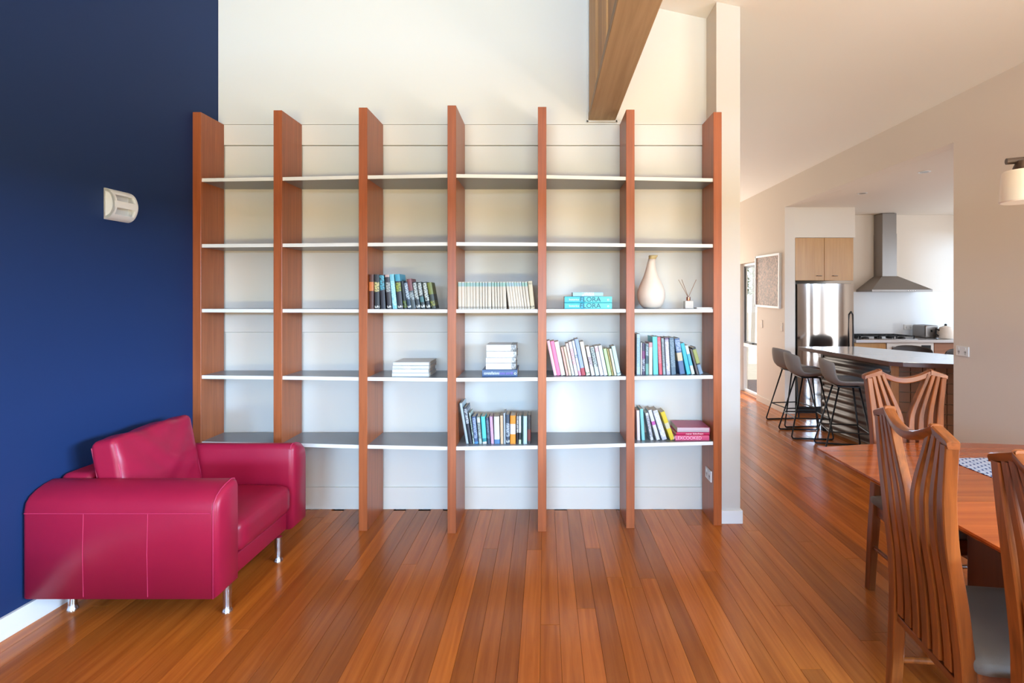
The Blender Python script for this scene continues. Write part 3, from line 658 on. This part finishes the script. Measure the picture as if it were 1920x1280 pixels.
bck = MB().cushion(.42, ay1 - ay0 - .33, .13, .032, crown=.026, wr=.0085, M4=bcush, cuts=25, seed=5)
bcq = bck.build('back_cushion', M['leather'], ac, smooth='all')
cw = (ay1 - ay0 - .33) / 2
sm_ = MB()
for yy in (-cw + .010, cw - .010):
    for zz in (-.056, .056): sm_.tube([bcush @ Vector((xx, yy, zz)) for xx in (-.18, -.06, .06, .18)], .0026, 6)
sm_.build('piping', M['thread'], bcq)
lm = MB().lathe([(.010, .135), (.019, .135), (.0175, .03), (.019, .014), (.023, .008), (.023, 0), (.005, 0)][::-1], 20)
l0 = lm.build('leg', M['chrome'], ac, smooth=True, loc=(-1.475, 2.475, 0))
for (x, y) in ((-2.205, 2.49), (-1.475, 2.95), (-2.19, 2.95)):
    c = l0.copy(); C.objects.link(c); c.location = (x, y, 0)

# ------------------------------------------------------------------ dining chairs
def interp(tab, z):
    for (a, va), (b_, vb) in zip(tab, tab[1:]):
        if a <= z <= b_:
            f = (z - a) / (b_ - a); f = f * f * (3 - 2 * f) if False else f
            return va + (vb - va) * f
    return tab[-1][1] if z > tab[-1][0] else tab[0][1]
def smooth_tab(tab, z):
    h = .035; return (interp(tab, z - h) + 2 * interp(tab, z) + interp(tab, z + h)) / 4
BACK = [(0, -.01), (.25, .0), (.45, 0), (.60, -.010), (.75, -.030), (.90, -.042), (1.08, -.046)]
OUT = [(0, .198), (.25, .190), (.45, .176), (.60, .165), (.75, .158), (.88, .166), (1.0, .182), (1.10, .194)]
INN = [(.30, .026), (.60, .024), (.78, .022), (.86, .028), (.95, .066), (1.02, .098), (1.10, .130)]
def chair():
    t = thing('dining_chair', '', 'chair')
    def slat(s_, i, z0, z1, w, d, name):
        f = i / 3; rings = []; n = 26
        for q in range(n + 1):
            z = z0 + (z1 - z0) * q / n
            xo, xi = smooth_tab(OUT, z), smooth_tab(INN, max(z, .3))
            x = s_ * (xo + (xi - xo) * f); y = smooth_tab(BACK, z) - .01 * (1 - abs(x) / .2)
            hw = interp([(0, .013), (.3, .018), (.75, .0165), (.9, .0125), (1.0, .0105), (1.1, .0105)], z)
            if i == 0: hw += .003
            hd = d / 2; c = .003
            zt = z
            rings.append([(x - hw, y - hd + c, zt), (x - hw + c, y - hd, zt), (x + hw - c, y - hd, zt), (x + hw, y - hd + c, zt), (x + hw, y + hd - c, zt), (x + hw - c, y + hd, zt), (x - hw + c, y + hd, zt), (x - hw, y + hd - c, zt)])
        return MB().loft(rings).build(name, M['chair'], t, smooth=True)
    for s_ in (-1, 1):
        slat(s_, 0, 0, 1.05, .031, .038, 'back_leg')
        for i in (1, 2, 3): slat(s_, i, .40, 1.05 + .007 * i, .0225, .030, 'slat')
    # crest rail: hangs between the two shoulders
    rings = []
    for q in range(25):
        u = -1 + q / 12; x = u * .136; zc = 1.079 - .044 * (1 - abs(u) ** 1.9); y = smooth_tab(BACK, zc) - .002 - .012 * (1 - u * u); hh = .0150
        rings.append([(x, y - .012, zc - hh), (x, y + .012, zc - hh), (x, y + .016, zc - hh + .005), (x, y + .014, zc + hh - .003), (x, y + .006, zc + hh), (x, y - .010, zc + hh), (x, y - .018, zc + hh - .004), (x, y - .016, zc - hh + .005)])
    MB().loft(rings).build('crest_rail', M['chair_h'], t, smooth=True)
    for s_ in (-1, 1):   # shoulder blocks fused over the slat tops
        xa, xb = s_ * .208, s_ * .124; ya = smooth_tab(BACK, 1.05) - .002; rings = []
        for f in (0, .06, .5, 1):
            x = xa + (xb - xa) * f; zt = 1.066 + .028 * f - (.003 if f == 0 else 0); lo = .020 + .008 * f
            rings.append([(x, ya - .015, zt - lo), (x, ya + .015, zt - lo), (x, ya + .0165, zt - .004), (x, ya + .010, zt), (x, ya - .014, zt), (x, ya - .0185, zt - .004)])
        MB().loft(rings).build('shoulder', M['chair_h'], t, smooth=True)
    rs = MB()
    rs.prism([(-.18, .0), (.18, .0), (.222, .40), (.212, .425), (-.212, .425), (-.222, .40)], .375, .437)
    rs.build('seat_rail', M['chair_h'], t)
    MB().cushion(.43, .42, .046, .02, crown=.012, M4=Matrix.Translation((0, .215, .456)), cuts=11).build('seat', M['seat'], t, smooth='all')
    MB().box(-.17, .17, -.010, .012, .36, .385, .003).build('lower_back_rail', M['chair_h'], t)
    for s_ in (-1, 1):
        rings = []
        for z, h in ((0, .012), (.02, .0125), (.38, .019)):
            x = s_ * .205; yy = .40; rings.append([(x - h, yy - h, z), (x + h, yy - h, z), (x + h, yy + h, z), (x - h, yy + h, z)])
        MB().loft(rings).build('front_leg', M['chair'], t)
        MB().tube([(s_ * .19, .0, .215), (s_ * .205, .39, .215)], .010, 10).build('side_stretcher', M['chair_h'], t, smooth=True)
    MB().tube([(-.197, .2, .215), (.197, .2, .215)], .009, 10).build('cross_stretcher', M['chair_h'], t, smooth=True)
    return t
c1 = chair()
c1['label'] = 'curved-slat timber dining chair nearest the camera in full view, seen from behind'; c1['group'] = 'timber dining chairs'
c1.location = (1.178, 1.640, 0); c1.rotation_euler = (0, 0, R(-97.5))
dup(c1, 'timber dining chair cut off by the right edge of the photo', (1.165, 1.125, 0), R(-92), 'timber dining chairs')
dup(c1, 'timber dining chair at the far head of the table in front of the island', (1.825, 2.66, 0), R(180), 'timber dining chairs')

# ------------------------------------------------------------------ dining table, runner, pendant
tb = thing('dining_table', 'long polished red-brown timber dining table with bowed far end', 'table', (0, 0, 0))
tx0, tx1 = 1.25, 2.45; TT = .765
def top_outline(y0, y1, bow=0, bow0=0, n=14):
    p = [(tx0, y0)]
    if bow0: p = [(tx0 + (tx1 - tx0) * i / n, y0 - bow0 * math.sin(math.pi * i / n)) for i in range(n)] 
    p += [(tx1, y0), (tx1, y1)]
    if bow: p += [(tx1 - (tx1 - tx0) * i / n, y1 + bow * math.sin(math.pi * i / n)) for i in range(1, n)]
    return p + [(tx0, y1)]
for (a, b_, bw, b0) in ((1.801, 2.46, .085, 0), (1.101, 1.799, 0, 0), (.42, 1.099, 0, .08)):
    o = top_outline(a, b_, bw, b0)
    cx, cy = (tx0 + tx1) / 2, 1.47
    rings = []
    for z, ins in ((TT - .04, .045), (TT - .014, .004), (TT - .006, 0), (TT, .002)):
        rings.append([(cx + (x - cx) * (1 - ins / (.5 * (tx1 - tx0))), y if abs(y - a) < 1e-6 and not b0 or abs(y - b_) < 1e-6 and not bw else cy + (y - cy) * (1 - ins / 1.1), z) for x, y in o])
    MB().loft(rings).build('table_leaf', M['table'], tb)
for ya, yb in ((.50, .86), (1.80, 2.15)):
    MB().box(1.70, 2.06, ya, yb, .05, TT - .10, .006).build('pedestal', M['table_dark'], tb)
    MB().box(1.67, 2.09, ya - .03, yb + .03, 0, .05, .01).build('foot', M['table_dark'], tb)
MB().box(1.46, 2.24, .7, 2.3, TT - .10, TT - .041, .004).build('apron', M['table_dark'], tb)
rn = MB().cushion(.36, 1.55, .003, .0014, M4=Matrix.Translation((0, 0, .0018)), cuts=6).build('table_runner', M['runner'], None, loc=(1.905, 1.515, TT)); rn.rotation_euler = (0, 0, R(1.5))
tag(rn, 'blue and white woven runner lying on the dining table', 'runner')
t = thing('pendant_lamp', 'bronze bar light with cream glass shades at the upper right edge', 'lamp', (1.80, 2.0, 0))
MB().tube([(-.045, .03, 1.972), (.7, -.2, 2.0)], .012, 10).build('bar', M['brown_metal'], t, smooth=True)
MB().tube([(.34, -.09, 1.99), (.34, -.09, ceil_z(2.15) - .001)], .008, 8).build('stem', M['brown_metal'], t, smooth=True)
MB().lathe([(.045, ceil_z(2.15) - .03), (.05, ceil_z(2.15) - .002)], 20, .34, -.09).build('ceiling_rose', M['brown_metal'], t)
for (x, y, z) in ((.0, .01, 1.974), (.33, -.09, 1.985), (.65, -.185, 1.995)):
    cp_ = MB().lathe([(.026, z - .045), (.03, z - .03), (.02, z - .005)], 18, x, y).build('socket', M['brown_metal'], t, smooth=True)
    MB().lathe([(.066, z - .16), (.07, z - .155), (.064, z - .05), (.058, z - .042), (.02, z - .04)], 28, x, y).build('shade', M['opal'], t, smooth=True)

# ------------------------------------------------------------------ picture in the hall
t = thing('wall_picture', 'white-framed print of sandy pink texture on the hall wall', 'picture', (XW - .001, 7.24, 1.69), R(-90))
w2, h2 = .37, .33
MB().box(-w2, w2, -.012, 0, -h2, h2).build('print', M['print'], t)
fr = MB().box(-w2 - .02, w2 + .02, -.028, 0, h2, h2 + .028).box(-w2 - .02, w2 + .02, -.028, 0, -h2 - .028, -h2).box(-w2 - .028, -w2, -.028, 0, -h2 - .028, h2 + .028).box(w2, w2 + .028, -.028, 0, -h2 - .028, h2 + .028)
fr.build('frame', M['trim'], t); t.rotation_euler = (0, R(1.2), R(-90))

# ------------------------------------------------------------------ kitchen: cupboard, fridge, hood, bench
t = thing('overhead_cupboard', 'pale timber two-door cupboard above the fridge', 'cupboard', (0, 0, 0))
MB().box(3.165, 3.905, 6.77, 7.385, 1.695, 2.222).build('body', M['maple'], t)
for x0, x1, hx in ((3.168, 3.533, 3.46), (3.537, 3.902, 3.66)):
    dd = MB().box(x0, x1, 6.75, 6.768, 1.682, 2.22, .0015, 1).build('door', M['maple'], t)
    MB().tube([(hx - .03, 6.742, 1.74), (hx - .015, 6.728, 1.74), (hx + .03, 6.728, 1.74), (hx + .04, 6.745, 1.74)], .005, 6).build('handle', M['chrome'], dd)
t = thing('refrigerator', 'stainless steel single-door refrigerator under the pale cupboard', 'fridge', (0, 0, 0))
MB().box(3.185, 3.905, 6.80, 7.38, .03, 1.645, .006).build('body', mat('fridge_side', k(120, 118, 116), .35, metal=.6), t)
rings = []
for i in range(15):
    u = i / 14; x = 3.19 + .71 * u; b_ = .012 * math.sin(math.pi * u) + .004 * math.sin(u * 9)
    rings.append([(x, 6.795, .09), (x, 6.745 - b_, .09), (x, 6.745 - b_ - .004, .8), (x, 6.745 - b_, 1.64), (x, 6.795, 1.64)])
dd = MB().loft(rings).build('door', M['steel'], t, smooth=True)
MB().tube([(3.865, 6.742, .75), (3.865, 6.70, .79), (3.865, 6.69, 1.02), (3.865, 6.70, 1.25), (3.865, 6.742, 1.29)], .010, 8).build('handle', M['wframe'], dd, smooth=True)
MB().box(3.19, 3.90, 6.77, 6.80, 0, .085).build('kick_grille', M['blackm'], t)
t = thing('range_hood', 'stainless steel pyramid range hood with square flue', 'hood', (0, 0, 0))
hx0, hx1, hy0, hy1 = 4.31, 5.11, 7.03, 7.388; fx0, fx1, fy0 = 4.555, 4.745, 7.20
MB().box(fx0, fx1, fy0, hy1, 1.74, 2.605, .002, 1).build('flue', M['hood'], t)
MB().box(fx0 - .002, fx1 + .002, fy0 - .002, hy1, 1.74, 2.33).build('flue_cover', M['hood'], t)
MB().loft([[(hx0, hy0, 1.572), (hx1, hy0, 1.572), (hx1, hy1, 1.572), (hx0, hy1, 1.572)], [(fx0 - .01, fy0 - .01, 1.755), (fx1 + .01, fy0 - .01, 1.755), (fx1 + .01, hy1, 1.755), (fx0 - .01, hy1, 1.755)]]).build('canopy', M['hood'], t)
MB().box(hx0, hx1, hy0, hy1, 1.545, 1.572, .002).build('canopy_rim', M['hood'], t)
for i in range(4): MB().box(4.78 + i * .03, 4.795 + i * .03, hy0 - .003, hy0, 1.553, 1.563).build('button', M['plastic'], t)
sp = MB().box(3.93, 5.99, 7.378, 7.389, .935, 1.545).build('glass_splashback', M['splash'], None); tag(sp, 'glossy white glass splashback behind the gas hob', 'splashback')
bn = MB().box(3.93, 5.99, 6.74, 7.377, .895, .93, .003).build('kitchen_worktop', M['bench'], None); tag(bn, 'pale kitchen worktop running along the back wall', 'worktop')
def cab(x0, x1, label, col, drawers):
    t = thing('base_cabinet', label, 'cabinet', (0, 0, 0))
    MB().box(x0, x1, 6.80, 7.37, .1, .894).build('body', col, t); MB().box(x0, x1, 6.85, 7.37, 0, .1).build('plinth', M['blackm'], t)
    n = len(drawers)
    for (z0, z1) in drawers:
        d_ = MB().box(x0 + .003, x1 - .003, 6.781, 6.799, z0, z1, .0015, 1).build('drawer', col, t)
        MB().tube([((x0 + x1) / 2 - .05, 6.779, (z0 + z1) / 2), ((x0 + x1) / 2 - .04, 6.762, (z0 + z1) / 2), ((x0 + x1) / 2 + .04, 6.762, (z0 + z1) / 2), ((x0 + x1) / 2 + .05, 6.779, (z0 + z1) / 2)], .006, 6).build('handle', M['chrome'], d_)
brown = wood('drawer_veneer', k(150, 104, 78), k(170, 120, 92), 'X', .45)
cab(3.93, 4.335, 'pale base cabinet between fridge and oven', M['maple'], [(.12, .49), (.5, .88)])
cab(4.945, 5.60, 'brown veneer drawer cabinet right of the oven', brown, [(.12, .37), (.38, .63), (.64, .88)])
t = thing('oven', 'white-fronted oven with dark control knobs below the hob', 'oven', (0, 0, 0))
MB().box(4.34, 4.94, 6.80, 7.36, .1, .894).build('body', M['plastic'], t)
MB().box(4.343, 4.937, 6.775, 6.80, .12, .70, .003).build('door', M['plastic'], t)
MB().box(4.343, 4.937, 6.775, 6.80, .71, .89, .003).build('control_panel', M['plastic'], t)
for i in range(4):
    MB().tube([(4.42 + i * .085, 6.775, .83), (4.42 + i * .085, 6.75, .83)], .017, 14).build('knob', M['hood'], t)
MB().box(4.78, 4.90, 6.771, 6.776, .80, .86).build('display', M['blackm'], t)
t = thing('gas_hob', 'black cast-iron gas hob on the back worktop', 'hob', (4.36, 7.05, .9305))
MB().box(-.33, .40, -.24, .24, 0, .006, .002).build('hob_plate', M['steel'], t)
for gx, gy in ((-.2, -.12), (-.2, .12), (.04, 0), (.27, -.12), (.27, .12)):
    MB().lathe([(.045, .006), (.045, .018), (.03, .026), (.005, .028)], 16, gx, gy).build('burner', M['blackm'], t)
for gx in (-.2, .04, .27):
    g = MB()
    for yy in (-.2, -.05, .05, .2): g.box(gx - .11, gx + .11, yy - .005, yy + .005, .036, .046)
    for xx in (-.11, 0, .11): g.box(gx + xx - .005, gx + xx + .005, -.205, .205, .036, .046)
    for xx in (-.11, .11):
        for yy in (-.2, .2): g.box(gx + xx - .005, gx + xx + .005, yy - .005, yy + .005, .006, .04)
    g.build('pan_support', M['blackm'], t)
t = thing('kettle', 'round cream and steel kettle at the right end of the back worktop', 'kettle', (5.22, 6.95, .9305))
MB().lathe([(.03, 0), (.085, .004), (.095, .03), (.09, .1), (.065, .15), (.03, .165), (.012, .17)], 24).build('body', M['ceramic'], t, smooth=True)
MB().tube([(-.085, 0, .11), (-.125, 0, .13), (-.13, 0, .07), (-.095, 0, .03)], .010, 8).build('handle', M['blackm'], t, smooth='all')
MB().lathe([(.014, .168), (.016, .185), (.004, .195)], 14).build('lid_knob', M['blackm'], t)
t = thing('toaster', 'dark steel toaster beside the kettle on the back worktop', 'toaster', (5.10, 7.17, .9305))
MB().box(-.08, .10, -.13, .13, 0, .17, .025, 3).build('body', M['hood'], t, smooth=True); MB().box(-.03, .05, -.1, .1, .165, .1705).build('bread_slot', M['blackm'], t)
MB().box(-.006, .006, -.143, -.128, .08, .11, .002).build('lever', M['blackm'], t)
outlet('power_outlet', 'faint white power outlet on the kitchen splashback', (5.02, 7.3775, 1.06), 0)
for i, (px, py) in enumerate(((1733, 322), (1617, 362))):
    Y_ = (ZK - EYE) * F / (VY - py); t = thing('ceiling_downlight', ['recessed kitchen downlight nearer the dining table', 'recessed kitchen downlight nearer the cupboard'][i], 'light', ((px - VX) * Y_ / F, Y_, ZK - .0005))
    MB().lathe([(.035, -.001), (.038, -.004), (.05, -.004), (.052, 0)], 24).build('trim_ring', M['plastic'], t, smooth=True)
    MB().lathe([(.002, -.003), (.034, -.003), (.034, -.001)], 20).build('lens', M['hood'], t)

# ------------------------------------------------------------------ island
A, Bp, Cp, D, E_ = (2.80, 5.90), (2.90, 4.50), (3.30, 4.315), (3.98, 4.25), (3.86, 5.02)
def inset(P, d): 
    cx = sum(p[0] for p in P) / len(P); cy = sum(p[1] for p in P) / len(P)
    return [(x + (cx - x) * d / math.hypot(x - cx, y - cy), y + (cy - y) * d / math.hypot(x - cx, y - cy)) for x, y in P]
G = (3.45, 5.92)
tp = [A, Bp, (2.98, 4.44), Cp, D, E_, G]
wt = thing('island_worktop', 'pale angular island worktop with dark timber edge', 'worktop', (0, 0, 0))
MB().prism(inset(tp, .004), .908, .922).build('surface', M['bench'], wt)
MB().prism(tp, .885, .9195).build('edge_band', M['bench_edge'], wt)
P0, P1 = Vector((3.06, 5.86, 0)), Vector((3.185, 4.90, 0)); P2 = Vector((3.80, 4.70, 0)); P3 = Vector((3.72, 5.02, 0)); P4 = Vector((3.30, 5.86, 0))
isl = thing('island_bench', 'kitchen island base with corrugated metal side and brown tiled front', 'island', (0, 0, 0))
MB().prism([(p.x + .03, p.y + (.02 if p.y < 5 else 0)) if p in (P1, P0) else (p.x, p.y) for p in (P0, P1, P2, P3, P4)], 0, .880).build('carcass', M['grout'], isl)
dv = (P1 - P0).normalized(); nv = Vector((-1, 0, 0)) - dv * (-dv.x); nv.normalize()
n = 220; ra = []; rb = []
for i in range(n + 1):
    z = .04 + .84 * i / n; o_ = .009 + .009 * math.sin(2 * math.pi * z / .076)
    ra.append(P0 + nv * o_ + Vector((0, 0, z))); rb.append(P1 + nv * o_ + Vector((0, 0, z)))
m_ = MB(); m_.loft([ra, rb], caps=False, closed=False); cs = m_.build('corrugated_sheet', M['zinc'], isl, smooth='all')
sm = cs.modifiers.new('thickness', 'SOLIDIFY'); sm.thickness = .002
MB().box(P0.x - .01, P0.x + .03, P0.y, P0.y + .04, 0, .884).build('end_post', M['blackm'], isl)
MB().prism([(P1.x - .018, P1.y - .02), (P1.x + .045, P1.y - .032), (P1.x + .05, P1.y + .012), (P1.x - .012, P1.y + .012)], 0, .884).build('corner_post', M['ochre'], isl)
ft = (P2 - P1).normalized(); fn = Vector((ft.y, -ft.x, 0)); base0 = P1 + ft * .055 + fn * .003
ang = math.atan2(ft.y, ft.x); pitch = .093; tile_me = None
for i in range(7):
    for j in range(9):
        z = .048 + j * .0925
        if tile_me is None:
            q = MB().box(0, pitch - .005, -.008, .004, 0, .0925 - .005, .0015, 1).build('tile', M['tile'], isl); tile_me = q.data
        else:
            q = bpy.data.objects.new('tile', tile_me); C.objects.link(q); q.parent = isl
        p = base0 + ft * (i * pitch) ; q.location = (p.x, p.y, z); q.rotation_euler = (0, 0, ang)

# ------------------------------------------------------------------ bar stools
def stool(m_shell):
    t = thing('bar_stool', '', 'stool')     # faces +X
    rings = []; nu = 15; side = []
    prof = [(.235, .645), (.228, .657), (.12, .642), (0, .632), (-.08, .634), (-.135, .655), (-.168, .70), (-.188, .76), (-.203, .82), (-.213, .885)]
    for i, (x, z) in enumerate(prof):
        wdt = [.19, .20, .215, .215, .215, .215, .212, .205, .195, .175][i]; ring = []
        back = max(0, (i - 4) / 5)
        for q in range(nu):
            u = -1 + 2 * q / (nu - 1)
            cup = abs(u) ** 2.6
            ring.append((x + cup * .085 * back ** .6 * (1 if i > 4 else 0), u * wdt, z + cup * (.055 * (1 - back) if i > 1 else .0) - (cup * .03 if i == 9 else 0)))
        rings.append(ring)
    sh = MB(); sh.loft(rings, caps=False, closed=False); s_ = sh.build('shell', m_shell, t, smooth='all')
    q = s_.modifiers.new('thickness', 'SOLIDIFY'); q.thickness = .018; q.offset = 0
    q = s_.modifiers.new('smooth', 'SUBSURF'); q.levels = 1; q.render_levels = 1
    for sy_ in (-1, 1):
        MB().tube([(-.07, sy_ * .10, .625), (-.215, sy_ * .20, .03), (-.205, sy_ * .203, .010), (-.19, sy_ * .204, .009), (.175, sy_ * .204, .009), (.188, sy_ * .203, .012), (.195, sy_ * .20, .03), (.10, sy_ * .10, .63)], .0085, 8).build('side_frame', M['black'], t, smooth='all')
        MB().tube([(-.17, sy_ * .168, .21), (.172, sy_ * .185, .21)], .007, 8).build('side_rail', M['black'], t, smooth=True)
    MB().tube([(.172, -.185, .21), (.172, .185, .21)], .008, 8).build('footrest', M['black'], t, smooth=True)
    MB().tube([(-.17, -.168, .21), (-.17, .168, .21)], .007, 8).build('rear_rail', M['black'], t, smooth=True)
    MB().box(-.09, .11, -.11, .11, .618, .628, .003).build('seat_bracket', M['black'], t)
    return t
s1 = stool(M['stool']); s1['label'] = 'grey felt bar stool furthest from the camera, beside the hall wall corner'; s1['group'] = 'grey bar stools'
s1.location = (2.89, 6.22, 0); s1.rotation_euler = (0, 0, R(6))
dup(s1, 'middle one of the three grey bar stools along the island', (2.785, 5.69, 0), R(-6), 'grey bar stools')
dup(s1, 'grey felt bar stool nearest the dining table', (2.86, 5.10, 0), R(-14), 'grey bar stools')
s4 = stool(M['dark_shell']); s4['label'] = 'dark brown stool back showing over the island, left one'; s4['group'] = 'dark stools behind the island'
s4.location = (3.92, 5.60, 0); s4.rotation_euler = (0, 0, R(-100)); s4.scale = (1.07, 1.07, 1.07)
dup(s4, 'dark brown stool back showing over the island beside the wall edge', (4.44, 5.52, 0), R(-95), 'dark stools behind the island').scale = (1.04, 1.04, 1.04)
